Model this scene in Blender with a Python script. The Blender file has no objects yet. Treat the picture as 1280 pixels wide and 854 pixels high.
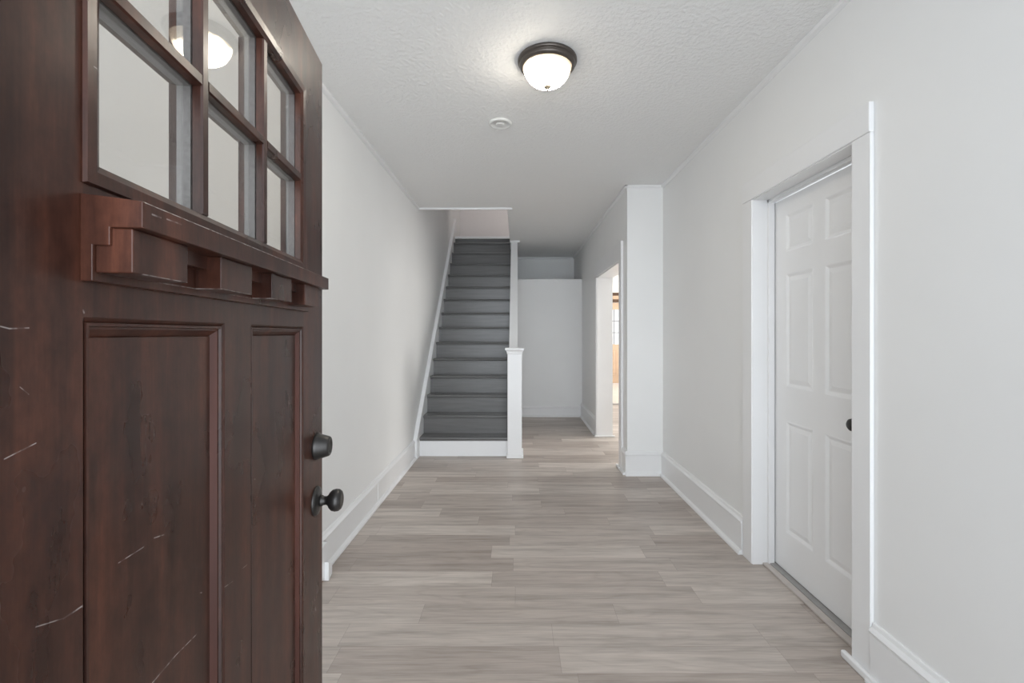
import bpy, bmesh, math, random
from mathutils import Vector, Matrix

random.seed(7)
SC = bpy.context.scene
COL = SC.collection

# ------------------------------------------------------------------ camera
F = 572.0                       # focal length in pixels of the 1280 px frame
cam_data = bpy.data.cameras.new('camera')
cam_data.sensor_width = 36.0
cam_data.lens = 36.0 * F / 1280.0
cam_data.shift_x = -(647 - 640) / 1280.0
cam_data.shift_y = (417 - 427) / 1280.0
cam_data.clip_start = 0.02
cam = bpy.data.objects.new('camera', cam_data)
COL.objects.link(cam)
cam.location = (0, 0, 1.32)
cam.rotation_euler = (math.pi / 2, 0, 0)
SC.camera = cam

# ------------------------------------------------------------------ world, exposure, lights
SC.view_settings.view_transform = 'Standard'
SC.view_settings.look = 'None'
SC.view_settings.gamma = 1.0
SC.view_settings.exposure = 0.10
SC.view_settings.use_curve_mapping = False

W = bpy.data.worlds.new('sky')
SC.world = W
W.use_nodes = True
bg = W.node_tree.nodes['Background']
bg.inputs['Color'].default_value = (0.87, 0.935, 1.0, 1)
bg.inputs['Strength'].default_value = 1.0
# sky with a bright lobe added behind the camera, lighting the far hall
SKY_BASE, SKY_LOW = 1.52, 5.0
_nt = W.node_tree
_tc = _nt.nodes.new('ShaderNodeTexCoord')
_dp = _nt.nodes.new('ShaderNodeVectorMath')
_dp.operation = 'DOT_PRODUCT'
_nt.links.new(_tc.outputs['Generated'], _dp.inputs[0])
_dp.inputs[1].default_value = Vector((0.10, -1.0, 0.10)).normalized()


def _m(op, a, b):
    n = _nt.nodes.new('ShaderNodeMath')
    n.operation = op
    for i, v in enumerate((a, b)):
        if isinstance(v, (int, float)):
            n.inputs[i].default_value = v
        else:
            _nt.links.new(v, n.inputs[i])
    return n.outputs[0]


_lobe = _m('POWER', _m('MAXIMUM', _dp.outputs['Value'], 0.0), 9.0)
_nt.links.new(_m('ADD', _m('MULTIPLY', _lobe, SKY_LOW), SKY_BASE), bg.inputs['Strength'])


def area(name, loc, rot, sx, sy, power, color=(1, 1, 1)):
    l = bpy.data.lights.new(name, 'AREA')
    l.shape = 'RECTANGLE'
    l.size, l.size_y = sx, sy
    l.energy = power
    l.color = color
    o = bpy.data.objects.new(name, l)
    COL.objects.link(o)
    o.location = loc
    o.rotation_euler = rot
    return o


LAMP_EMIT = 64.0
area('side_room_fill_light', (3.85, 6.0, 1.5), (0, math.pi / 2, 0), 1.4, 1.6, 72, (1.0, 0.98, 0.95))  # added area light, no window built; brightens the alcove through the opening
area('far_room_fill_light', (3.85, 10.2, 1.5), (0, math.pi / 2, 0), 1.4, 1.6, 70, (1.0, 0.97, 0.92))  # added area light, no window built; lifts the far room and its floor
area('upstairs_fill_light', (0.2, 7.2, 4.1), (math.radians(75), 0, 0), 1.0, 0.8, 8, (1.0, 0.92, 0.87))  # free-standing light added upstairs, aimed at the landing's back wall


# ------------------------------------------------------------------ node helpers
def new_mat(name):
    m = bpy.data.materials.new(name)
    m.use_nodes = True
    nt = m.node_tree
    b = nt.nodes['Principled BSDF']
    return m, nt, b


def N(nt, kind, **kw):
    n = nt.nodes.new(kind)
    for k, v in kw.items():
        setattr(n, k, v)
    return n


def MATH(nt, op, a, b=None, c=None, clamp=False):
    n = nt.nodes.new('ShaderNodeMath')
    n.operation = op
    n.use_clamp = clamp
    for i, v in enumerate((a, b, c)):
        if v is None:
            continue
        if isinstance(v, (int, float)):
            n.inputs[i].default_value = v
        else:
            nt.links.new(v, n.inputs[i])
    return n.outputs[0]


def RAMP(nt, fac, stops):
    n = nt.nodes.new('ShaderNodeValToRGB')
    el = n.color_ramp.elements
    while len(el) < len(stops):
        el.new(0.5)
    for e, (p, c) in zip(el, stops):
        e.position = p
        e.color = (*c, 1)
    nt.links.new(fac, n.inputs[0])
    return n.outputs[0]


def MIX(nt, fac, a, b, mode='MIX'):
    n = nt.nodes.new('ShaderNodeMix')
    n.data_type = 'RGBA'
    n.blend_type = mode
    for sock, v in ((n.inputs[0], fac), (n.inputs[6], a), (n.inputs[7], b)):
        if isinstance(v, (int, float)):
            sock.default_value = v
        elif isinstance(v, tuple):
            sock.default_value = (*v, 1)
        else:
            nt.links.new(v, sock)
    return n.outputs[2]


def COORD(nt, scale=(1, 1, 1), out='Object'):
    tc = N(nt, 'ShaderNodeTexCoord')
    mp = N(nt, 'ShaderNodeMapping')
    mp.inputs['Scale'].default_value = scale
    nt.links.new(tc.outputs[out], mp.inputs[0])
    return mp.outputs[0]


def NOISE(nt, vec, scale, detail=4, rough=0.5, out=0):
    n = N(nt, 'ShaderNodeTexNoise')
    n.inputs['Scale'].default_value = scale
    n.inputs['Detail'].default_value = detail
    n.inputs['Roughness'].default_value = rough
    nt.links.new(vec, n.inputs['Vector'])
    return n.outputs[out]


def BUMP(nt, b, height, strength, dist=0.002):
    n = N(nt, 'ShaderNodeBump')
    n.inputs['Strength'].default_value = strength
    n.inputs['Distance'].default_value = dist
    nt.links.new(height, n.inputs['Height'])
    nt.links.new(n.outputs[0], b.inputs['Normal'])


def plain(name, color, rough=0.5, metal=0.0, noise=0.0, nscale=8, bump=0.0, bscale=200):
    m, nt, b = new_mat(name)
    b.inputs['Roughness'].default_value = rough
    b.inputs['Metallic'].default_value = metal
    v = COORD(nt)
    f = NOISE(nt, v, nscale, 3)
    lo = tuple(c * (1 - noise) for c in color)
    hi = tuple(min(1, c * (1 + noise)) for c in color)
    nt.links.new(RAMP(nt, f, [(0.3, lo), (0.7, hi)]), b.inputs['Base Color'])
    if bump:
        BUMP(nt, b, NOISE(nt, v, bscale, 2), bump)
    return m


# ------------------------------------------------------------------ materials
M_WALL = plain('white_wall_paint', (0.87, 0.87, 0.863), 0.55, noise=0.012, nscale=2, bump=0.06, bscale=160)
M_TRIM = plain('white_semigloss_trim', (0.865, 0.865, 0.867), 0.32, noise=0.01, nscale=3)
M_DOORW = plain('white_door_paint', (0.885, 0.885, 0.887), 0.34, noise=0.01, nscale=3)
M_PINK = plain('upstairs_wall_paint', (0.78, 0.75, 0.745), 0.6, noise=0.01)
M_BLACK = plain('oil_rubbed_bronze', (0.060, 0.057, 0.055), 0.34, metal=0.75, noise=0.15, nscale=40)
M_PAN = plain('aged_bronze_pan', (0.12, 0.105, 0.095), 0.32, metal=0.85, noise=0.08, nscale=20)
M_FINIAL = plain('brushed_finial', (0.42, 0.36, 0.27), 0.35, metal=0.8)
M_PLASTIC = plain('white_plastic', (0.80, 0.80, 0.78), 0.4)
M_SPACER = plain('grey_glazing_spacer', (0.20, 0.20, 0.205), 0.5, metal=0.1, noise=0.12, nscale=160)
M_BARE = plain('bare_chipped_wood', (0.30, 0.18, 0.11), 0.7, noise=0.2, nscale=40)
M_STRIP = plain('taupe_threshold', (0.55, 0.50, 0.47), 0.4, noise=0.06, nscale=20)
M_ALU = plain('grey_threshold', (0.36, 0.35, 0.34), 0.4, metal=0.2, noise=0.08, nscale=30)
M_OAK = plain('light_oak', (0.56, 0.40, 0.28), 0.4, noise=0.08, nscale=6)
M_WALNUT = plain('dark_walnut_trim', (0.075, 0.035, 0.016), 0.4, noise=0.2, nscale=12)
M_TILE = plain('pale_far_floor', (0.72, 0.67, 0.63), 0.22, noise=0.03, nscale=5)


def mat_ceiling():
    m, nt, b = new_mat('textured_white_ceiling')
    b.inputs['Roughness'].default_value = 0.6
    b.inputs['Base Color'].default_value = (0.88, 0.878, 0.868, 1)
    v = COORD(nt)
    n1 = NOISE(nt, v, 46, 3, 0.55)
    n2 = NOISE(nt, v, 120, 2, 0.5)
    r1 = RAMP(nt, n1, [(0.40, (0, 0, 0)), (0.62, (1, 1, 1))])
    h = MATH(nt, 'ADD', r1, MATH(nt, 'MULTIPLY', n2, 0.35))
    BUMP(nt, b, h, 0.42, 0.005)
    return m


M_CEIL = mat_ceiling()


def mat_floor():
    m, nt, b = new_mat('grey_oak_vinyl_plank')
    tc = N(nt, 'ShaderNodeTexCoord')
    sp = N(nt, 'ShaderNodeSeparateXYZ')
    nt.links.new(tc.outputs['Object'], sp.inputs[0])
    x, y = sp.outputs[0], sp.outputs[1]
    PW, PL = 0.1524, 0.9144
    ry = MATH(nt, 'DIVIDE', MATH(nt, 'ADD', y, 0.052), PW)
    row = MATH(nt, 'FLOOR', ry)
    wn = N(nt, 'ShaderNodeTexWhiteNoise', noise_dimensions='1D')
    nt.links.new(row, wn.inputs['W'])
    off = MATH(nt, 'MULTIPLY', wn.outputs['Value'], 7.3)
    rx = MATH(nt, 'ADD', MATH(nt, 'DIVIDE', x, PL), off)
    colm = MATH(nt, 'FLOOR', rx)
    cv = N(nt, 'ShaderNodeCombineXYZ')
    nt.links.new(colm, cv.inputs[0])
    nt.links.new(row, cv.inputs[1])
    w2 = N(nt, 'ShaderNodeTexWhiteNoise', noise_dimensions='2D')
    nt.links.new(cv.outputs[0], w2.inputs['Vector'])
    rnd = w2.outputs['Value']
    # grain coordinates, offset per plank
    gv = N(nt, 'ShaderNodeCombineXYZ')
    nt.links.new(MATH(nt, 'ADD', MATH(nt, 'MULTIPLY', x, 1.6), MATH(nt, 'MULTIPLY', rnd, 37.0)), gv.inputs[0])
    nt.links.new(MATH(nt, 'MULTIPLY', y, 22.0), gv.inputs[1])
    nt.links.new(MATH(nt, 'MULTIPLY', rnd, 11.0), gv.inputs[2])
    g1 = NOISE(nt, gv.outputs[0], 1.0, 6, 0.62)
    gv2 = N(nt, 'ShaderNodeCombineXYZ')
    nt.links.new(MATH(nt, 'ADD', MATH(nt, 'MULTIPLY', x, 5.0), MATH(nt, 'MULTIPLY', rnd, 91.0)), gv2.inputs[0])
    nt.links.new(MATH(nt, 'MULTIPLY', y, 160.0), gv2.inputs[1])
    g2 = NOISE(nt, gv2.outputs[0], 1.0, 3, 0.6)
    # cathedral figure
    gv3 = N(nt, 'ShaderNodeCombineXYZ')
    nt.links.new(MATH(nt, 'ADD', MATH(nt, 'MULTIPLY', x, 1.1), MATH(nt, 'MULTIPLY', rnd, 53.0)), gv3.inputs[0])
    nt.links.new(MATH(nt, 'MULTIPLY', y, 7.0), gv3.inputs[1])
    fig = NOISE(nt, gv3.outputs[0], 1.0, 2, 0.5)
    rings = MATH(nt, 'FRACT', MATH(nt, 'MULTIPLY', fig, 9.0))
    rings = MATH(nt, 'ABSOLUTE', MATH(nt, 'SUBTRACT', rings, 0.5))
    base = RAMP(nt, rnd, [(0.0, (0.415, 0.355, 0.315)), (0.35, (0.480, 0.420, 0.376)),
                          (0.7, (0.520, 0.460, 0.414)), (1.0, (0.610, 0.546, 0.494))])
    tone = RAMP(nt, g1, [(0.30, (0.70, 0.69, 0.68)), (0.5, (0.97, 0.97, 0.97)), (0.72, (1.14, 1.14, 1.14))])
    c = MIX(nt, 1.0, base, tone, 'MULTIPLY')
    fine = RAMP(nt, g2, [(0.3, (0.86, 0.86, 0.86)), (0.65, (1.06, 1.06, 1.06))])
    c = MIX(nt, 1.0, c, fine, 'MULTIPLY')
    ringc = RAMP(nt, rings, [(0.0, (0.92, 0.91, 0.90)), (0.22, (1.02, 1.02, 1.02))])
    c = MIX(nt, 0.8, c, ringc, 'MULTIPLY')
    # seams between the planks
    fy = MATH(nt, 'FRACT', ry)
    fx = MATH(nt, 'FRACT', rx)
    dy = MATH(nt, 'MULTIPLY', MATH(nt, 'MINIMUM', fy, MATH(nt, 'SUBTRACT', 1.0, fy)), PW)
    dx = MATH(nt, 'MULTIPLY', MATH(nt, 'MINIMUM', fx, MATH(nt, 'SUBTRACT', 1.0, fx)), PL)
    d = MATH(nt, 'MINIMUM', dx, dy)
    seam = MATH(nt, 'LESS_THAN', d, 0.0010)
    c = MIX(nt, MATH(nt, 'MULTIPLY', seam, 0.45), c, (0.20, 0.16, 0.14))
    nt.links.new(c, b.inputs['Base Color'])
    b.inputs['Roughness'].default_value = 0.42
    BUMP(nt, b, MATH(nt, 'SUBTRACT', g2, MATH(nt, 'MULTIPLY', seam, 2.0)), 0.10, 0.001)
    return m


M_FLOOR = mat_floor()


def mat_mahogany(scuffs_glints=()):
    m, nt, b = new_mat('dark_mahogany_stain')
    tc = N(nt, 'ShaderNodeTexCoord')
    mp = N(nt, 'ShaderNodeMapping')
    mp.inputs['Scale'].default_value = (26, 26, 2.2)
    nt.links.new(tc.outputs['Object'], mp.inputs[0])
    g = NOISE(nt, mp.outputs[0], 1.0, 3, 0.55)
    mp2 = N(nt, 'ShaderNodeMapping')
    mp2.inputs['Scale'].default_value = (260, 260, 16)
    nt.links.new(tc.outputs['Object'], mp2.inputs[0])
    g2 = NOISE(nt, mp2.outputs[0], 1.0, 3, 0.6)
    mp3 = N(nt, 'ShaderNodeMapping')
    mp3.inputs['Scale'].default_value = (7, 7, 4)
    nt.links.new(tc.outputs['Object'], mp3.inputs[0])
    blot = NOISE(nt, mp3.outputs[0], 1.0, 4, 0.6)
    c = RAMP(nt, g, [(0.28, (0.027, 0.0108, 0.0080)), (0.50, (0.052, 0.0205, 0.0140)), (0.74, (0.096, 0.0350, 0.0215))])
    c = MIX(nt, 1.0, c, RAMP(nt, blot, [(0.3, (0.62, 0.64, 0.68)), (0.7, (1.30, 1.22, 1.14))]), 'MULTIPLY')
    mot = NOISE(nt, COORD(nt, (60, 60, 34)), 1.0, 4, 0.65)
    c = MIX(nt, 1.0, c, RAMP(nt, mot, [(0.32, (0.74, 0.73, 0.73)), (0.68, (1.20, 1.20, 1.20))]), 'MULTIPLY')
    c = MIX(nt, 1.0, c, RAMP(nt, g2, [(0.3, (0.82, 0.82, 0.82)), (0.7, (1.12, 1.12, 1.12))]), 'MULTIPLY')
    # pale straight lines: scuffs in the stain, and highlights painted on shelf edges
    tot = None
    if scuffs_glints:
        sp = N(nt, 'ShaderNodeSeparateXYZ')
        nt.links.new(tc.outputs['Object'], sp.inputs[0])
        for (ax, az, bx, bz, w) in scuffs_glints:
            bax, baz = bx - ax, bz - az
            L2 = bax * bax + baz * baz
            px = MATH(nt, 'SUBTRACT', sp.outputs[0], ax)
            pz = MATH(nt, 'SUBTRACT', sp.outputs[2], az)
            h = MATH(nt, 'DIVIDE', MATH(nt, 'ADD', MATH(nt, 'MULTIPLY', px, bax), MATH(nt, 'MULTIPLY', pz, baz)), L2, clamp=True)
            ex = MATH(nt, 'SUBTRACT', px, MATH(nt, 'MULTIPLY', h, bax))
            ez = MATH(nt, 'SUBTRACT', pz, MATH(nt, 'MULTIPLY', h, baz))
            d = MATH(nt, 'SQRT', MATH(nt, 'ADD', MATH(nt, 'MULTIPLY', ex, ex), MATH(nt, 'MULTIPLY', ez, ez)))
            s = MATH(nt, 'SUBTRACT', 1.0, MATH(nt, 'DIVIDE', d, w), clamp=True)
            tot = s if tot is None else MATH(nt, 'MAXIMUM', tot, s)
        brk = RAMP(nt, NOISE(nt, tc.outputs['Object'], 90, 2), [(0.42, (0.15, 0.15, 0.15)), (0.58, (1, 1, 1))])
        tot = MATH(nt, 'MULTIPLY', tot, brk)
        c = MIX(nt, MATH(nt, 'MULTIPLY', tot, 0.75), c, (0.52, 0.47, 0.45))
    nt.links.new(c, b.inputs['Base Color'])
    rr = RAMP(nt, blot, [(0.3, (0.24, 0.24, 0.24)), (0.7, (0.36, 0.36, 0.36))])
    nt.links.new(rr, b.inputs['Roughness'])
    b.inputs['Specular IOR Level'].default_value = 0.34
    return m


SCR = [  # along the door (m), height (m), in the door's own frame, half width
    (0.2648, 0.8945, 0.3113, 0.8959, 0.0012), (0.3113, 0.8959, 0.3594, 0.8921, 0.0009),
    (0.2092, 1.0682, 0.2497, 1.0671, 0.0008), (0.2683, 1.0694, 0.2866, 1.0653, 0.0009),
    (0.0966, 1.0686, 0.1245, 1.0589, 0.0007), (0.1245, 1.0589, 0.1447, 1.0579, 0.0012),
    (0.0693, 1.2199, 0.0966, 1.2261, 0.0007), (0.0658, 1.3257, 0.0735, 1.3239, 0.0008),
    (0.0735, 1.3239, 0.0901, 1.3247, 0.0008), (0.5305, 1.0598, 0.545, 1.0545, 0.0012),
    (0.8516, 0.6637, 0.8530, 0.6539, 0.0032), (0.8593, 0.6312, 0.8610, 0.6240, 0.0030),
    (0.0823, 1.2758, 0.0901, 1.2688, 0.0006), (0.4131, 0.9288, 0.4381, 0.924, 0.0009),
    (0.4706, 0.9279, 0.4879, 0.9259, 0.0008), (0.3675, 0.9463, 0.3720, 0.944, 0.0010),
    (0.1461, 1.3424, 0.1470, 1.3400, 0.0014),
]
SCR2 = [  # scuffs on the glazing bead and shelf, then painted highlights along shelf and dentil edges
    (0.1547, 1.5825, 0.1657, 1.5832, 0.0008), (0.1559, 1.439, 0.169, 1.4392, 0.0012), (0.179, 1.4401, 0.2047, 1.4404, 0.0010),
    (0.146, 1.4478, 0.60, 1.4478, 0.0008), (0.16, 1.3795, 0.50, 1.3795, 0.0006),
]
M_WOOD = mat_mahogany(SCR)
M_WOOD2 = mat_mahogany(SCR2)


def mat_red_edge():
    m, nt, b = new_mat('red_mahogany_moulding')
    v = COORD(nt, (40, 40, 3))
    nt.links.new(RAMP(nt, NOISE(nt, v, 1, 4), [(0.3, (0.055, 0.0185, 0.0135)), (0.7, (0.098, 0.033, 0.023))]), b.inputs['Base Color'])
    b.inputs['Roughness'].default_value = 0.3
    return m


M_RED = mat_red_edge()


def mat_stair():
    m, nt, b = new_mat('grey_gloss_stair_paint')
    v = COORD(nt, (1.2, 14, 14))
    g = NOISE(nt, v, 2.5, 4)
    nt.links.new(RAMP(nt, g, [(0.3, (0.124, 0.121, 0.120)), (0.7, (0.150, 0.147, 0.145))]), b.inputs['Base Color'])
    b.inputs['Roughness'].default_value = 0.26
    BUMP(nt, b, NOISE(nt, COORD(nt, (5, 60, 60)), 2.0, 4), 0.16, 0.002)
    return m


M_STAIR = mat_stair()


def mat_glass():
    m, nt, b = new_mat('clear_glass')
    nt.nodes.remove(b)
    out = nt.nodes['Material Output']
    tr = N(nt, 'ShaderNodeBsdfTransparent')
    tr.inputs[0].default_value = (0.945, 0.93, 0.905, 1)
    gl = N(nt, 'ShaderNodeBsdfGlossy')
    gl.inputs['Roughness'].default_value = 0.015
    fr = N(nt, 'ShaderNodeFresnel')
    ge = N(nt, 'ShaderNodeNewGeometry')
    # the same reflectance on both sides of the pane
    nt.links.new(MATH(nt, 'SUBTRACT', 1.5, MATH(nt, 'MULTIPLY', ge.outputs['Backfacing'], 1.5 - 1 / 1.5)), fr.inputs['IOR'])
    mx = N(nt, 'ShaderNodeMixShader')
    nt.links.new(fr.outputs[0], mx.inputs[0])
    nt.links.new(tr.outputs[0], mx.inputs[1])
    nt.links.new(gl.outputs[0], mx.inputs[2])
    nt.links.new(mx.outputs[0], out.inputs[0])
    return m


M_GLASS = mat_glass()


def mat_bowl():
    m, nt, b = new_mat('lit_alabaster_glass')
    tc = N(nt, 'ShaderNodeTexCoord')
    sp = N(nt, 'ShaderNodeSeparateXYZ')
    nt.links.new(tc.outputs['Object'], sp.inputs[0])
    n = NOISE(nt, COORD(nt, (1, 1, 0.6)), 13, 3, 0.5)
    # bulb glow put into the emission: weaker on the right and towards the rim
    u = MATH(nt, 'DIVIDE', MATH(nt, 'ADD', MATH(nt, 'MULTIPLY', sp.outputs[2], -1.0), -0.036), 0.097)
    f = MATH(nt, 'ADD', MATH(nt, 'MULTIPLY', n, 0.5), MATH(nt, 'MULTIPLY', u, 0.55))
    f = MATH(nt, 'SUBTRACT', f, MATH(nt, 'MULTIPLY', sp.outputs[0], 0.9))
    b.inputs['Base Color'].default_value = (0.8, 0.74, 0.62, 1)
    b.inputs['Roughness'].default_value = 0.2
    nt.links.new(RAMP(nt, f, [(0.30, (1.0, 0.80, 0.54)), (0.50, (1.0, 0.92, 0.79))]), b.inputs['Emission Color'])
    st = RAMP(nt, f, [(0.20, (0.010, 0.010, 0.010)), (0.36, (0.022, 0.022, 0.022)), (0.50, (0.25, 0.25, 0.25)), (0.68, (1, 1, 1))])
    nt.links.new(MATH(nt, 'MULTIPLY', st, LAMP_EMIT), b.inputs['Emission Strength'])
    return m


M_BOWL = mat_bowl()


# ------------------------------------------------------------------ mesh helpers
def tag(o, label=None, cat=None, group=None, kind=None):
    if label:
        o['label'] = label
    if cat:
        o['category'] = cat
    if group:
        o['group'] = group
    if kind:
        o['kind'] = kind
    return o


def empty(name, loc=(0, 0, 0), rz=0.0):
    o = bpy.data.objects.new(name, None)
    COL.objects.link(o)
    o.location = loc
    o.rotation_euler = (0, 0, rz)
    o.empty_display_size = 0.1
    return o


class MB:
    """collects shapes, then links them as one mesh object"""

    def __init__(self):
        self.bm = bmesh.new()

    def box(self, x0, x1, y0, y1, z0, z1, bevel=0.0, seg=2):
        t = bmesh.new()
        v = [t.verts.new(p) for p in ((x0, y0, z0), (x1, y0, z0), (x1, y1, z0), (x0, y1, z0),
                                      (x0, y0, z1), (x1, y0, z1), (x1, y1, z1), (x0, y1, z1))]
        for f in ((3, 2, 1, 0), (4, 5, 6, 7), (0, 1, 5, 4), (1, 2, 6, 5), (2, 3, 7, 6), (3, 0, 4, 7)):
            t.faces.new([v[i] for i in f])
        if bevel:
            bmesh.ops.bevel(t, geom=list(t.edges), offset=bevel, segments=seg, profile=0.5, affect='EDGES')
        self.merge(t)
        return self

    def merge(self, t):
        me = bpy.data.meshes.new('tmp')
        t.to_mesh(me)
        t.free()
        self.bm.from_mesh(me)
        bpy.data.meshes.remove(me)

    def prism(self, poly, axis, a0, a1):
        """polygon (u, v) extruded along axis: x -> (y,z); y -> (x,z); z -> (x,y)"""
        def P(u, v, a):
            return {'x': (a, u, v), 'y': (u, a, v), 'z': (u, v, a)}[axis]
        t = bmesh.new()
        A = [t.verts.new(P(u, v, a0)) for u, v in poly]
        B = [t.verts.new(P(u, v, a1)) for u, v in poly]
        t.faces.new(A)
        t.faces.new(B[::-1])
        n = len(poly)
        for i in range(n):
            t.faces.new([A[i], B[i], B[(i + 1) % n], A[(i + 1) % n]])
        bmesh.ops.recalc_face_normals(t, faces=t.faces)
        self.merge(t)
        return self

    def sweep(self, prof, p0, p1, nrm):
        """profile (d out from the wall, z) run straight from p0 to p1; nrm points out of the wall"""
        t = bmesh.new()
        nx, ny = nrm
        A = [t.verts.new((p0[0] + d * nx, p0[1] + d * ny, z)) for d, z in prof]
        B = [t.verts.new((p1[0] + d * nx, p1[1] + d * ny, z)) for d, z in prof]
        n = len(prof)
        t.faces.new(A)
        t.faces.new(B[::-1])
        for i in range(n):
            t.faces.new([A[i], B[i], B[(i + 1) % n], A[(i + 1) % n]])
        bmesh.ops.recalc_face_normals(t, faces=t.faces)
        self.merge(t)
        return self

    def slab(self, us, vs, hole, axis, a0, a1):
        """a grid slab with open cells. us, vs sorted cuts; hole(i, j) -> True where open"""
        def P(u, v, a):
            return {'x': (a, u, v), 'y': (u, a, v), 'z': (u, v, a)}[axis]
        t = bmesh.new()
        V = {}

        def vt(i, j, k):
            if (i, j, k) not in V:
                V[(i, j, k)] = t.verts.new(P(us[i], vs[j], (a0, a1)[k]))
            return V[(i, j, k)]
        nu, nv = len(us) - 1, len(vs) - 1
        solid = lambda i, j: 0 <= i < nu and 0 <= j < nv and not hole(i, j)
        for i in range(nu):
            for j in range(nv):
                if not solid(i, j):
                    continue
                for k in (0, 1):
                    t.faces.new([vt(i, j, k), vt(i + 1, j, k), vt(i + 1, j + 1, k), vt(i, j + 1, k)])
                for (di, dj, e) in ((-1, 0, ((i, j), (i, j + 1))), (1, 0, ((i + 1, j), (i + 1, j + 1))),
                                    (0, -1, ((i, j), (i + 1, j))), (0, 1, ((i, j + 1), (i + 1, j + 1)))):
                    if not solid(i + di, j + dj):
                        (a, b), (c, d) = e
                        t.faces.new([vt(a, b, 0), vt(c, d, 0), vt(c, d, 1), vt(a, b, 1)])
        bmesh.ops.recalc_face_normals(t, faces=t.faces)
        self.merge(t)
        return self

    def rects(self, rect, steps, axis, fill=True):
        """nested rectangles: rect (u0,u1,v0,v1), steps [(inset, a)], bridged; the last one filled"""
        def P(u, v, a):
            return {'x': (a, u, v), 'y': (u, a, v), 'z': (u, v, a)}[axis]
        u0, u1, v0, v1 = rect
        t = bmesh.new()
        loops = []
        for ins, a in steps:
            loops.append([t.verts.new(P(u, v, a)) for u, v in ((u0 + ins, v0 + ins), (u1 - ins, v0 + ins),
                                                              (u1 - ins, v1 - ins), (u0 + ins, v1 - ins))])
        for A, B in zip(loops, loops[1:]):
            for i in range(4):
                t.faces.new([A[i], A[(i + 1) % 4], B[(i + 1) % 4], B[i]])
        if fill:
            t.faces.new(loops[-1])
        else:
            A, B = loops[-1], loops[0]
            for i in range(4):
                t.faces.new([A[i], A[(i + 1) % 4], B[(i + 1) % 4], B[i]])
        bmesh.ops.recalc_face_normals(t, faces=t.faces)
        self.merge(t)
        return self

    def lathe(self, prof, seg=64, mtx=None):
        t = bmesh.new()
        rings = []
        for r, z in prof:
            if r < 1e-6:
                rings.append([t.verts.new((0, 0, z))])
            else:
                rings.append([t.verts.new((r * math.cos(2 * math.pi * k / seg), r * math.sin(2 * math.pi * k / seg), z)) for k in range(seg)])
        for A, B in zip(rings, rings[1:]):
            for k in range(seg):
                k2 = (k + 1) % seg
                if len(A) == 1 and len(B) == 1:
                    continue
                if len(A) == 1:
                    t.faces.new([A[0], B[k], B[k2]])
                elif len(B) == 1:
                    t.faces.new([A[k], A[k2], B[0]])
                else:
                    t.faces.new([A[k], A[k2], B[k2], B[k]])
        bmesh.ops.recalc_face_normals(t, faces=t.faces)
        for f in t.faces:
            f.smooth = True
        if mtx is not None:
            bmesh.ops.transform(t, matrix=mtx, verts=t.verts)
        self.merge(t)
        return self

    def build(self, name, mat, parent=None, bevel=0.0, auto=True):
        me = bpy.data.meshes.new(name)
        self.bm.to_mesh(me)
        self.bm.free()
        for mm in (mat if isinstance(mat, (list, tuple)) else [mat]):
            me.materials.append(mm)
        o = bpy.data.objects.new(name, me)
        COL.objects.link(o)
        if parent is not None:
            o.parent = parent
        if bevel:
            md = o.modifiers.new('bevel', 'BEVEL')
            md.width = bevel
            md.segments = 2
            md.limit_method = 'ANGLE'
        return o


def struct(mb, name, mat, bevel=0.0):
    return tag(mb.build(name, mat, None, bevel), kind='structure')


# ================================================================== ROOM SHELL
XL, XR, XJ = -1.095, 1.355, 1.022       # left wall, right wall, wall beyond the jog
H = 2.70
YJ = 4.266                              # front face of the jog
YH = 5.03                               # ceiling edge over the stairs
Y0 = -0.20                              # front of the hall

# floor of the hall and of the room to the right
struct(MB().box(XL - 0.2, 4.0, Y0, 8.5, -0.10, 0.0), 'floor', M_FLOOR)
struct(MB().box(1.0, 4.0, 8.5, 12.2, -0.10, 0.0), 'floor', M_TILE)

# ceiling with the stair opening
struct(MB().slab([XL - 0.2, XL, -0.115, XR + 0.2], [Y0, YH, 8.7, 8.9],
                 lambda i, j: (i <= 1 and j == 1), 'z', H, H + 0.24), 'ceiling', M_CEIL)

# left wall, two storeys high over the stairs
struct(MB().prism([(Y0, 0), (8.9, 0), (8.9, 5.1), (YH, 5.1), (YH, H), (Y0, H)], 'x', XL - 0.2, XL), 'wall_left', M_WALL)

# right wall with the door opening
DY0, DY1, DZ = 1.836, 2.620, 2.088
struct(MB().slab([Y0, DY0, DY1, YJ + 0.1], [0, DZ, H], lambda i, j: (i == 1 and j == 0), 'x', XR, XR + 0.2), 'wall_right', M_WALL)
# jog wall facing the camera
struct(MB().box(XJ, XR, YJ, YJ + 0.134, 0, H), 'wall_jog', M_WALL)
# wall beyond the jog with the cased opening
OY0, OY1, OZ = 4.53, 5.85, 2.040
struct(MB().slab([YJ + 0.134, OY0, OY1, 8.5], [0, OZ, H], lambda i, j: (i == 1 and j == 0), 'x', XJ, XJ + 0.18), 'wall_hall', M_WALL)
# end of the hall: a low wall with a recess above it
struct(MB().box(0.0, XJ, 7.26, 8.30, 0, 2.183), 'wall_back', M_WALL)
struct(MB().box(0.0, XJ, 8.30, 8.42, 0, H), 'wall_recess', M_WALL)
# wall on the open side of the stairs, its top sloping with the flight
struct(MB().prism([(4.992, 0), (8.42, 0), (8.42, H), (6.86, H), (4.992, 0.83)], 'x', -0.098, 0.0), 'wall_stair', M_TRIM)

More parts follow.
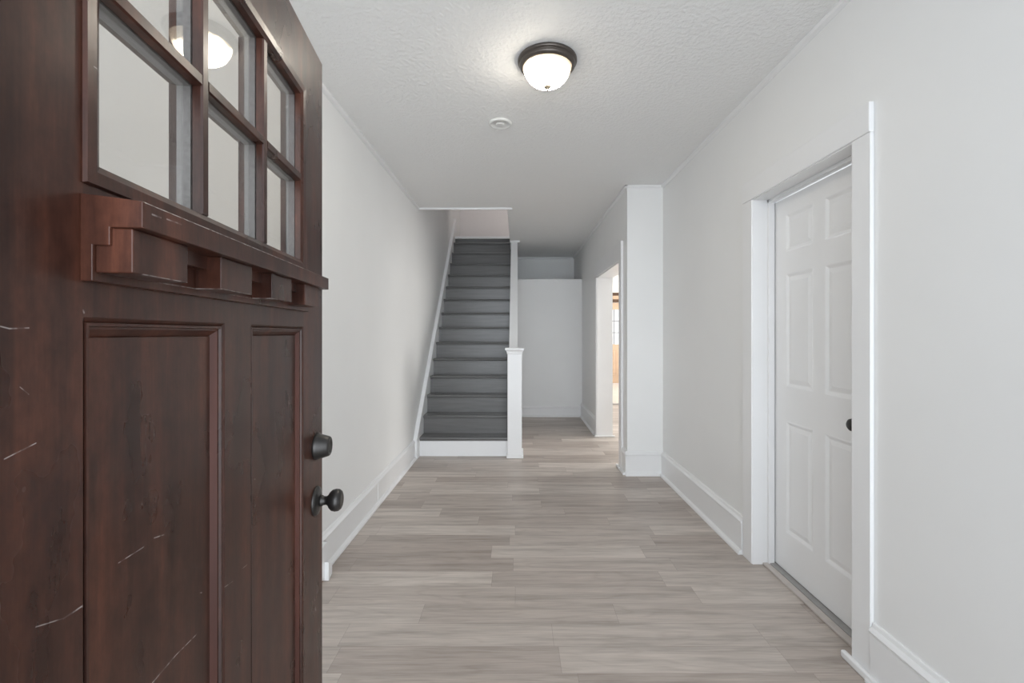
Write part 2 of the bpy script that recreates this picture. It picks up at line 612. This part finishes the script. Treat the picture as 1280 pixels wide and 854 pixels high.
# upstairs: landing, back wall, far sides, ceiling
struct(MB().box(XL, -0.115, 7.755, 8.70, 2.72, 2.955), 'floor_landing', M_STAIR)
struct(MB().box(XL, 2.0, 8.70, 8.9, H + 0.24, 5.1), 'wall_upstairs_back', M_PINK)
struct(MB().box(XL, -0.098, 8.70, 8.9, 0, H + 0.24), 'wall_understair', M_WALL)
struct(MB().box(1.95, 2.05, 4.4, 8.7, H + 0.24, 5.1), 'wall_upstairs_right', M_PINK)
struct(MB().box(XL, 2.05, 4.3, 4.4, H + 0.24, 5.1), 'wall_upstairs_front', M_PINK)
struct(MB().box(XL - 0.2, 2.05, 4.3, 8.9, 5.1, 5.2), 'ceiling_upstairs', M_WALL)
struct(MB().box(XR + 0.2, 2.05, 4.3, 8.9, H + 0.14, H + 0.24), 'floor_upstairs', M_STAIR)

# room beyond the cased opening, and the room beyond that
SX = 4.0
struct(MB().box(XR + 0.2, SX, YJ, YJ + 0.1, 0, H), 'wall_side_front', M_WALL)
struct(MB().box(SX, SX + 0.1, YJ, 12.3, 0, H), 'wall_side_right', M_WALL)
struct(MB().box(XR + 0.2, SX + 0.1, YJ + 0.1, 12.3, H, H + 0.1), 'ceiling_side', M_WALL)
struct(MB().box(XJ + 0.18, XR + 0.2, 8.9, 12.3, H, H + 0.1), 'ceiling_far', M_WALL)
struct(MB().slab([XJ + 0.18, 1.50, 2.50, SX], [0, 2.40, H], lambda i, j: (i == 1 and j == 0), 'y', 8.5, 8.62), 'wall_side_back', M_WALL)
struct(MB().box(1.0, 1.2, 8.62, 12.2, 0, H), 'wall_far_left', M_WALL)
FD0, FD1 = 2.20, 3.12
struct(MB().slab([1.0, FD0 - 0.02, FD1 + 0.02, SX], [0, 2.16, H], lambda i, j: (i == 1 and j == 0), 'y', 12.0, 12.2), 'wall_far_back', M_WALL)
struct(MB().box(FD0 - 0.14, FD1 + 0.14, 11.975, 12.0, 2.31, 2.39, 0.004), 'trim_1', M_WALNUT)
struct(MB().box(FD0 - 0.14, FD1 + 0.14, 11.972, 12.0, 2.13, 2.215, 0.004), 'trim_2', M_WALNUT)
struct(MB().box(FD0 - 0.14, FD1 + 0.14, 11.985, 12.0, 2.215, 2.31), 'trim_3', M_OAK)
struct(MB().box(1.50, 2.50, 8.50, 8.60, 0.0, 0.014, 0.003), 'trim_4', M_ALU)

# ------------------------------------------------------------------ baseboards
BT, BODY, CAPH = 0.020, 0.185, 0.225


def base_prof(body=BODY, top=CAPH, t=BT, shoe=True):
    s = [(0, 0), (t + 0.020, 0), (t + 0.020, 0.010), (t + 0.015, 0.020), (t + 0.004, 0.026), (t, 0.027)] if shoe else [(0, 0), (t, 0)]
    return s + [(t, body - 0.004), (t - 0.003, body), (t + 0.004, body + 0.002), (t + 0.006, body + 0.010), (t, body + 0.018),
                (t - 0.008, body + 0.024), (t - 0.011, top - 0.004), (t - 0.014, top), (0, top)]


def baseboard(name, p0, p1, nrm, **kw):
    return struct(MB().sweep(base_prof(**kw), p0, p1, nrm), name, M_TRIM)


bl = MB().sweep(base_prof(0.165, 0.200), (XL, 2.47), (XL, 4.925), (1, 0))
bl.box(XL + BT, XL + BT + 0.003, 3.52, 3.535, 0.028, 0.163)       # the joint between two lengths
struct(bl, 'baseboard_left', M_TRIM)
baseboard('baseboard_right', (XR, 2.73), (XR, YJ - 0.02), (-1, 0))
baseboard('baseboard_right', (XR, Y0), (XR, 1.735), (-1, 0))
baseboard('baseboard_jog', (XJ - 0.02, YJ), (XR, YJ), (0, -1))
baseboard('baseboard_hall', (XJ, YJ), (XJ, OY0 - 0.105), (-1, 0))
baseboard('baseboard_hall', (XJ, OY1 + 0.095), (XJ, 7.26), (-1, 0))
baseboard('baseboard_back', (0.0, 7.26), (XJ, 7.26), (0, -1), body=0.135, top=0.170)

# ------------------------------------------------------------------ ceiling moulding
cr = [(0, H), (0.022, H), (0.022, H - 0.008), (0.018, H - 0.018), (0.008, H - 0.024), (0, H - 0.026)]
struct(MB().sweep(cr, (XL, Y0), (XL, YH), (1, 0)), 'trim_5', M_TRIM)
struct(MB().sweep(cr, (XR, Y0), (XR, YJ), (-1, 0)), 'trim_6', M_TRIM)
struct(MB().sweep(cr, (XJ - 0.022, YJ), (XR, YJ), (0, -1)), 'trim_7', M_TRIM)
struct(MB().sweep(cr, (XJ, YJ - 0.022), (XJ, 8.30), (-1, 0)), 'trim_8', M_TRIM)
struct(MB().box(XL, -0.058, YH - 0.022, YH, H - 0.022, H, 0.004), 'trim_9', M_TRIM)
struct(MB().sweep(cr, (0.0, 8.30), (XJ, 8.30), (0, -1)), 'trim_10', M_TRIM)
struct(MB().box(-0.115, 0.03, 6.80, 6.86, H - 0.022, H, 0.004), 'trim_11', M_TRIM)

# ------------------------------------------------------------------ casing of the white door
CX = XR - 0.016
c = MB()
c.box(CX, XR, DY1, DY1 + 0.105, 0.0, DZ, 0.003)             # far leg
c.box(CX, XR, DY0 - 0.098, DY0, 0.0, DZ, 0.003)             # near leg
c.box(CX - 0.004, XR, DY0 - 0.098, DY1 + 0.105, DZ, DZ + 0.115, 0.003)    # head
struct(c, 'trim_12', M_TRIM)
j = MB()                                                            # jamb lining with stops
j.box(XR - 0.01, XR + 0.2, DY1 - 0.004, DY1 + 0.002, 0, DZ)
j.box(XR - 0.01, XR + 0.2, DY0 - 0.002, DY0 + 0.004, 0, DZ)
j.box(XR - 0.01, XR + 0.2, DY0, DY1, DZ - 0.006, DZ + 0.002)
j.box(XR + 0.072, XR + 0.106, DY1 - 0.020, DY1 - 0.004, 0, DZ - 0.006, 0.002)
j.box(XR + 0.072, XR + 0.106, DY0, DY1, DZ - 0.024, DZ - 0.006, 0.002)
struct(j, 'trim_13', M_TRIM)
# shoe moulding wrapped past the near leg
struct(MB().box(CX - 0.020, CX, Y0, DY0 + 0.035, 0.0, 0.030, 0.006), 'trim_14', M_TRIM)
# threshold strips under the white door
struct(MB().box(XR + 0.045, XR + 0.080, DY0 + 0.004, DY1 - 0.004, 0.0, 0.012, 0.003), 'trim_15', M_STRIP)
struct(MB().box(XR + 0.080, XR + 0.150, DY0 + 0.004, DY1 - 0.004, 0.0, 0.016, 0.003), 'trim_16', M_ALU)

# ------------------------------------------------------------------ casing of the opening beyond the jog
o = MB()
o.box(XJ - 0.022, XJ, OY0 - 0.105, OY0, 0.0, OZ, 0.003)
o.box(XJ - 0.022, XJ, OY1, OY1 + 0.095, 0.0, OZ, 0.003)
o.box(XJ - 0.024, XJ, OY0 - 0.105, OY1 + 0.095, OZ, OZ + 0.18, 0.003)
struct(o, 'trim_17', M_TRIM)
o = MB()
o.box(XJ - 0.01, XJ + 0.19, OY1 - 0.012, OY1 + 0.002, 0, OZ)
o.box(XJ - 0.01, XJ + 0.19, OY0 - 0.002, OY0 + 0.012, 0, OZ)
o.box(XJ - 0.01, XJ + 0.19, OY0, OY1, OZ - 0.012, OZ + 0.002)
struct(o, 'trim_18', M_TRIM)
o = MB()
o.box(XJ - 0.040, XJ + 0.215, OY1 - 0.030, OY1 - 0.012, 0, 0.022, 0.006)
o.box(XJ - 0.045, XJ - 0.022, OY0 - 0.105, OY0 + 0.03, 0, 0.026, 0.006)
struct(o, 'trim_19', M_TRIM)

# chipped plinth and casing of the opening behind the brown door, on the left wall
o = MB()
o.prism([(2.355, 0.030), (2.40, 0.018), (2.415, 0.034), (2.43, 0.006), (2.470, 0.020), (2.470, 0.195), (2.355, 0.195)], 'x', XL, XL + 0.070)
o.prism([(2.43, 0.006), (2.475, 0.022), (2.475, 0.075), (2.43, 0.105)], 'x', XL + 0.05, XL + 0.092)
o.box(XL, XL + 0.022, 2.355, 2.455, 0.195, 2.2, 0.003)
struct(o, 'trim_20', M_TRIM)
struct(MB().box(XL, XL + 0.060, 2.36, 2.455, 0.0, 0.022), 'trim_21', M_BARE)

# ================================================================== STAIRS
st = empty('staircase', (0, 4.925, 0))
tag(st, 'steep straight flight of dark grey painted stairs rising along the left wall', 'staircase')
RISE, RUN = 0.2007, 0.200
SXL, SXR = XL + 0.043, -0.107
for n in range(1, 16):
    yf = RUN * (n - 1)                      # riser face, from the first one
    z0 = 0.0 if n == 1 else 0.205 + RISE * (n - 2)
    z1 = 0.205 + RISE * (n - 1) - 0.026
    if n == 15:
        z1 = 2.915
    mb = MB().box(SXL, SXR, yf, yf + 0.022, z0, z1)
    if n == 1:
        mb.box(SXL, SXR, yf - 0.006, yf, 0.0, 0.012, 0.002)
    r = mb.build('riser', M_TRIM if n == 1 else M_STAIR, st)
    if n == 1:
        r['label'] = 'white painted lowest riser'
    if n < 15:
        t = MB()
        nose = [(yf - 0.025 + 0.013 - 0.013 * math.sin(a), z1 + 0.013 - 0.013 * math.cos(a)) for a in [math.pi * k / 8 for k in range(9)]]
        t.prism(nose + [(yf + RUN + 0.004, z1 + 0.026), (yf + RUN + 0.004, z1)], 'x', SXL, SXR)
        t.box(SXL, SXR, yf - 0.010, yf, z1 - 0.014, z1, 0.003)
        t.build('tread', M_STAIR, st)
t = MB().box(SXL, SXR, 2.775, 2.835, 2.915, 2.955, 0.006)
t.build('landing_nosing', M_TRIM, st)['label'] = 'white landing edge'
# skirt board along the wall
sk = [(-0.18, 0.165), (0.0, 0.0), (3.0, 0.0), (3.0, 3.20)]
slope = RISE / RUN
sk = [(-0.13, 0.205), (-0.13, 0.0), (0.10, 0.0), (2.95, 2.72), (2.95, 0.205 + 0.135 + 2.95 * slope), (0.0, 0.345)]
MB().prism(sk, 'x', XL, XL + 0.043).build('skirt_board', M_TRIM, st, 0.003)['label'] = 'white skirt board'

# newel post
nw = empty('newel_post', (-0.031, 4.915, 0))
tag(nw, 'square white newel post with a flared cap standing at the foot of the stairs', 'post')
MB().box(-0.076, 0.076, -0.075, 0.075, 0.0, 1.115, 0.003).build('shaft', M_TRIM, nw)
MB().box(-0.086, 0.092, -0.088, 0.075, 0.0, 0.032, 0.005).box(0.076, 0.090, -0.075, 0.075, 0.032, 0.072, 0.004).build('plinth', M_TRIM, nw)
cp = MB()
t = bmesh.new()
pr = [(0.076, 1.100), (0.082, 1.108), (0.082, 1.118), (0.088, 1.135), (0.100, 1.146), (0.102, 1.150), (0.102, 1.162), (0.098, 1.166)]
loops = [[t.verts.new((sx * r, sy * r, z)) for sx, sy in ((-1, -1), (1, -1), (1, 1), (-1, 1))] for r, z in pr]
for A, B in zip(loops, loops[1:]):
    for i in range(4):
        t.faces.new([A[i], A[(i + 1) % 4], B[(i + 1) % 4], B[i]])
t.faces.new(loops[-1])
t.faces.new(loops[0][::-1])
cp.merge(t)
cp.build('cap', M_TRIM, nw)

# ================================================================== BROWN FRONT DOOR (open, seen at a slant)
DW, DT, DH = 0.915, 0.045, 2.028
yh = 0.296
fd = empty('entry_door', (-0.3635 - 0.125 * yh, yh, 0.0), math.atan2(1.0, -0.125))
tag(fd, 'dark brown craftsman entry door standing open at the left with six panes', 'door', kind='thing')
# local: x along the door from the hinge, y = 0 at the face we see and + behind it, z up
WX0, WX1, WZ0, WZ1 = 0.145, 0.775, 1.466, 1.890
PX = [(0.147, 0.412), (0.503, 0.768)]
PZ0, PZ1 = 0.20, 1.335
us = [0.0, WX0, 0.147, 0.412, 0.503, 0.768, WX1, DW]
vs = [0.012, PZ0, PZ1, WZ0, WZ1, DH]


def dh(i, jj):
    if jj == 3 and 1 <= i <= 5:
        return True
    return jj == 1 and i in (2, 4)


MB().slab(us, vs, dh, 'y', 0.0, DT).build('slab', M_WOOD, fd, 0.0012)
for (a, b2) in PX:
    p = MB().rects((a, b2, PZ0, PZ1), [(0.0, 0.0), (0.0035, 0.0035), (0.0045, 0.0010), (0.0075, 0.0010), (0.0085, 0.0045), (0.0108, 0.0050),
                                      (0.0180, 0.0125), (0.0190, 0.0132), (0.0195, 0.0115)], 'y')
    pn = p.build('panel', [M_WOOD, M_RED], fd)
    for f in pn.data.polygons:
        cxm = sum(pn.data.vertices[v].co.x for v in f.vertices) / len(f.vertices)
        ys = [pn.data.vertices[v].co.y for v in f.vertices]
        zs_ = [pn.data.vertices[v].co.z for v in f.vertices]
        if max(ys) - min(ys) > 0.006 and max(zs_) - min(zs_) > 0.5:
            f.material_index = 1  # vertical sides redder; top and bottom keep darker wood, imitating recess shade
    MB().rects((a, b2, PZ0, PZ1), [(0.0, DT), (0.012, DT - 0.010), (0.02, DT - 0.010)], 'y').build('inner_panel', M_WOOD2, fd)

# glazed part: moulded frame, muntins, panes with their spacers
GX0, GX1, GZ0, GZ1 = 0.167, 0.756, 1.489, 1.866
fr = MB().rects((WX0, WX1, WZ0, WZ1), [(0.0, 0.0), (0.001, -0.004), (0.014, -0.003), (GX0 - WX0, 0.001), (GX0 - WX0, 0.013), (0.0, 0.013)], 'y', fill=False)
fr.rects((WX0, WX1, WZ0, WZ1), [(0.0, DT), (0.001, DT + 0.004), (0.02, DT), (GX0 - WX0, DT - 0.012), (0.0, DT - 0.012)], 'y', fill=False)
fr.build('window_frame', M_WOOD2, fd)
MWd = 0.018
pw = (GX1 - GX0 - 2 * MWd) / 3
ph = (GZ1 - GZ0 - MWd) / 2
vx = [GX0 + pw, GX0 + 2 * pw + MWd]
hz = GZ0 + ph


def bar_prof(c0, w, y0, y1):
    """a moulded bar: narrow flat at the face, widening towards the glass"""
    h = w / 2
    return [(c0 - h, y1), (c0 - h * 0.9, y0 + 0.003), (c0 - h * 0.72, y0), (c0 + h * 0.72, y0), (c0 + h * 0.9, y0 + 0.003), (c0 + h, y1)]


def muntin_v(x0, za, zb, back=False):
    mb = MB()
    pr = bar_prof(x0 + MWd / 2, MWd, 0.0, 0.013)
    mb.prism(pr, 'z', za, zb)
    pr = [(u, DT - v) for u, v in bar_prof(x0 + MWd / 2, MWd, 0.0, 0.012)]
    mb.prism(pr, 'z', za, zb)
    return mb.build('muntin', M_WOOD2, fd)


for x0 in vx:
    muntin_v(x0, GZ0, GZ1)
for k in range(3):
    xa = GX0 + k * (pw + MWd)
    mb = MB()
    for s in (0, 1):
        pr = bar_prof(hz + MWd / 2, MWd, 0.0, 0.013 if s == 0 else 0.012)
        pts = [((v if s == 0 else DT - v), u) for u, v in pr]
        mb.prism(pts, 'x', xa, xa + pw)
    mb.build('muntin', M_WOOD2, fd)
for k in range(3):
    for r in range(2):
        xa, za = GX0 + k * (pw + MWd), GZ0 + r * (ph + MWd)
        g = MB().box(xa - 0.004, xa + pw + 0.004, 0.0132, 0.0142, za - 0.004, za + ph + 0.004).build('pane', M_GLASS, fd)
        sp = MB().rects((xa - 0.004, xa + pw + 0.004, za - 0.004, za + ph + 0.004), [(0.0, 0.0145), (0.006, 0.0145), (0.006, 0.0325), (0.0, 0.0325)], 'y', fill=False)
        s_ = sp.build('spacer', M_SPACER, g)
        s_['label'] = 'grey spacer behind the glass'

# dentil shelf
sh0, sh1 = 0.142, 0.773
sf = MB()
prof = [(0.0, 1.3705), (-0.011, 1.3705), (-0.011, 1.405), (-0.026, 1.405), (-0.026, 1.4225), (-0.055, 1.4225), (-0.055, 1.4485), (-0.001, 1.4545), (0.0, 1.4545)]
sf.prism(prof, 'x', sh0, sh1)
shelf = sf.build('dentil_shelf', M_WOOD2, fd, 0.0010)
for s0 in (0.1455, 0.312, 0.4785, 0.645):
    MB().box(s0, s0 + 0.091, -0.044, -0.011, 1.379, 1.4225, 0.0012).build('dentil', M_WOOD2, shelf)


def lathe_y(prof, x, z, seg=48):
    """lathe with its axis out of the door face: profile (radius, distance out)"""
    mtx = Matrix.Translation((x, 0, z)) @ Matrix.Rotation(math.pi / 2, 4, 'X')
    return MB().lathe(prof, seg, mtx)


KX = 0.861
db = lathe_y([(0.0, -0.002), (0.033, -0.002), (0.0335, 0.004), (0.032, 0.008), (0.0245, 0.032), (0.0225, 0.0345), (0.0175, 0.0350), (0.0165, 0.033), (0.0, 0.0325)], KX, 1.036)
db.build('deadbolt', M_BLACK, fd)['label'] = 'tapered black deadbolt cylinder'
kn = lathe_y([(0.0, -0.002), (0.036, -0.002), (0.0365, 0.002), (0.034, 0.006), (0.024, 0.009), (0.014, 0.011), (0.0, 0.011)], KX, 0.899)
rose = kn.build('knob_rose', M_BLACK, fd)
kb = lathe_y([(0.0, 0.010), (0.0135, 0.010), (0.0135, 0.016), (0.011, 0.019), (0.0105, 0.026), (0.013, 0.030), (0.020, 0.034), (0.0255, 0.040), (0.0275, 0.048),
              (0.0265, 0.056), (0.022, 0.0615), (0.017, 0.0635), (0.015, 0.063), (0.0, 0.0645)], KX, 0.899)
kb.build('door_knob', M_BLACK, rose)
lathe_y([(0.0, -0.045), (0.03, -0.045), (0.03, -0.052), (0.012, -0.056), (0.011, -0.072), (0.026, -0.085), (0.024, -0.10), (0.0, -0.106)], KX, 0.899).build('inner_knob', M_BLACK, fd)
MB().box(DW - 0.001, DW + 0.0015, 0.010, 0.035, 0.86, 0.94).build('latch_plate', M_BLACK, fd)
for hz_ in (0.25, 1.02, 1.80):
    MB().lathe([(0.0, 0), (0.007, 0), (0.007, 0.1), (0.0, 0.1)], 16, Matrix.Translation((-0.006, DT + 0.004, hz_ - 0.05))).build('hinge', M_BLACK, fd)

# ================================================================== WHITE SIX-PANEL DOOR
wd = empty('panel_door', (XR + 0.112, 2.617, 0.0), -math.pi / 2)
tag(wd, 'white six panel interior door, closed, in the right hand wall', 'door', kind='thing')
# local: x runs from the far (hinge) edge towards us, y = 0 at the face seen (y grows into the wall side after rotation)
WW = 0.776
px = [(0.115, 0.342), (0.434, 0.661)]
pz = [(0.235, 0.840), (1.030, 1.645), (1.768, 1.968)]
us = [0.0, 0.115, 0.342, 0.434, 0.661, WW]
vs = [0.020, 0.235, 0.840, 1.030, 1.645, 1.768, 1.968, 2.062]
SGN = 1
MB().slab(us, vs, lambda i, k: i in (1, 3) and k in (1, 3, 5), 'y', 0.0, 0.035).build('slab', M_DOORW, wd, 0.001)
for (a, b2) in px:
    for (c0, c1) in pz:
        MB().rects((a, b2, c0, c1), [(0.0, 0.0), (0.004, 0.001), (0.016, 0.0085), (0.020, 0.0090), (0.040, 0.0035), (0.042, 0.003)], 'y').build('panel', M_DOORW, wd)
mt = Matrix.Translation((0.678, 0, 0.932)) @ Matrix.Rotation(math.pi / 2, 4, 'X')
rs = MB().lathe([(0.0, -0.002), (0.031, -0.002), (0.031, 0.003), (0.026, 0.008), (0.012, 0.011), (0.0, 0.011)], 40, mt).build('knob_rose', M_BLACK, wd)
MB().lathe([(0.0, 0.010), (0.012, 0.010), (0.010, 0.022), (0.012, 0.030), (0.022, 0.036), (0.027, 0.047), (0.0255, 0.056), (0.018, 0.063), (0.0, 0.0645)], 40, mt).build('door_knob', M_BLACK, rs)

# ================================================================== CEILING LIGHT
cl = empty('ceiling_light', (0.150, 2.31, H))
tag(cl, 'flush ceiling light with a dark bronze ring and a glowing glass bowl', 'ceiling light')
MB().lathe([(0.0, 0.0), (0.146, 0.0), (0.149, -0.004), (0.149, -0.013), (0.144, -0.018), (0.140, -0.018), (0.139, -0.022), (0.141, -0.026), (0.138, -0.034),
            (0.128, -0.042), (0.123, -0.042), (0.121, -0.034), (0.0, -0.030)], 96).build('mounting_ring', M_PAN, cl)
bowl = [(0.1205, -0.036), (0.1200, -0.046), (0.116, -0.060), (0.107, -0.078), (0.094, -0.096), (0.076, -0.112), (0.052, -0.124), (0.026, -0.131), (0.0, -0.133)]
MB().lathe(bowl, 96).build('glass_bowl', M_BOWL, cl)
MB().lathe([(0.0, -0.128), (0.017, -0.130), (0.018, -0.135), (0.014, -0.140), (0.006, -0.143), (0.005, -0.150), (0.003, -0.154), (0.0, -0.155)], 32).build('finial', M_FINIAL, cl)

# ================================================================== SMOKE DETECTOR
sd = empty('smoke_detector', (-0.113, 3.0, H))
tag(sd, 'small round white smoke detector base on the ceiling behind the light', 'smoke detector')
MB().lathe([(0.0, 0.0), (0.076, 0.0), (0.077, -0.003), (0.074, -0.010), (0.064, -0.013), (0.060, -0.011), (0.056, -0.006), (0.0, -0.006)], 64).build('base_ring', M_PLASTIC, sd)
MB().lathe([(0.0, -0.006), (0.030, -0.006), (0.029, -0.013), (0.024, -0.015), (0.0, -0.015)], 48).build('hub', M_PLASTIC, sd)

# ================================================================== WOODEN DOOR FAR BEYOND THE OPENING
od = empty('wooden_door', (FD0, 12.03, 0.0))
tag(od, 'light oak door with a bright paned window, seen through the far opening', 'door', kind='thing')
ow = FD1 - FD0
us = [0.0, 0.10, 0.35, 0.43, ow - 0.10, ow]
us = [0.0, 0.10, 0.34, 0.58, 0.82, ow]
vs = [0.01, 0.22, 0.90, 1.035, 1.95, 2.13]
MB().slab(us, vs, lambda i, k: k == 3 and i in (1, 2, 3), 'y', 0.0, 0.045).build('slab', M_OAK, od)
for a, b2 in ((0.10, 0.40), (0.52, 0.82)):
    MB().rects((a, b2, 0.22, 0.90), [(0.0, -0.001), (0.004, -0.008), (0.020, -0.008), (0.03, -0.001), (0.05, -0.006)], 'y').build('panel', M_OAK, od)
gp = MB().box(0.10, 0.82, 0.020, 0.024, 1.035, 1.95).build('pane', M_GLASS, od)
mm = MB()
for k in (1, 2):
    mm.box(0.10 + 0.24 * k - 0.010, 0.10 + 0.24 * k + 0.010, 0.012, 0.030, 1.035, 1.95)
for k in (1, 2):
    z = 1.035 + 0.305 * k
    mm.box(0.10, 0.82, 0.013, 0.029, z - 0.010, z + 0.010)
mm.build('muntin', M_SPACER, gp)
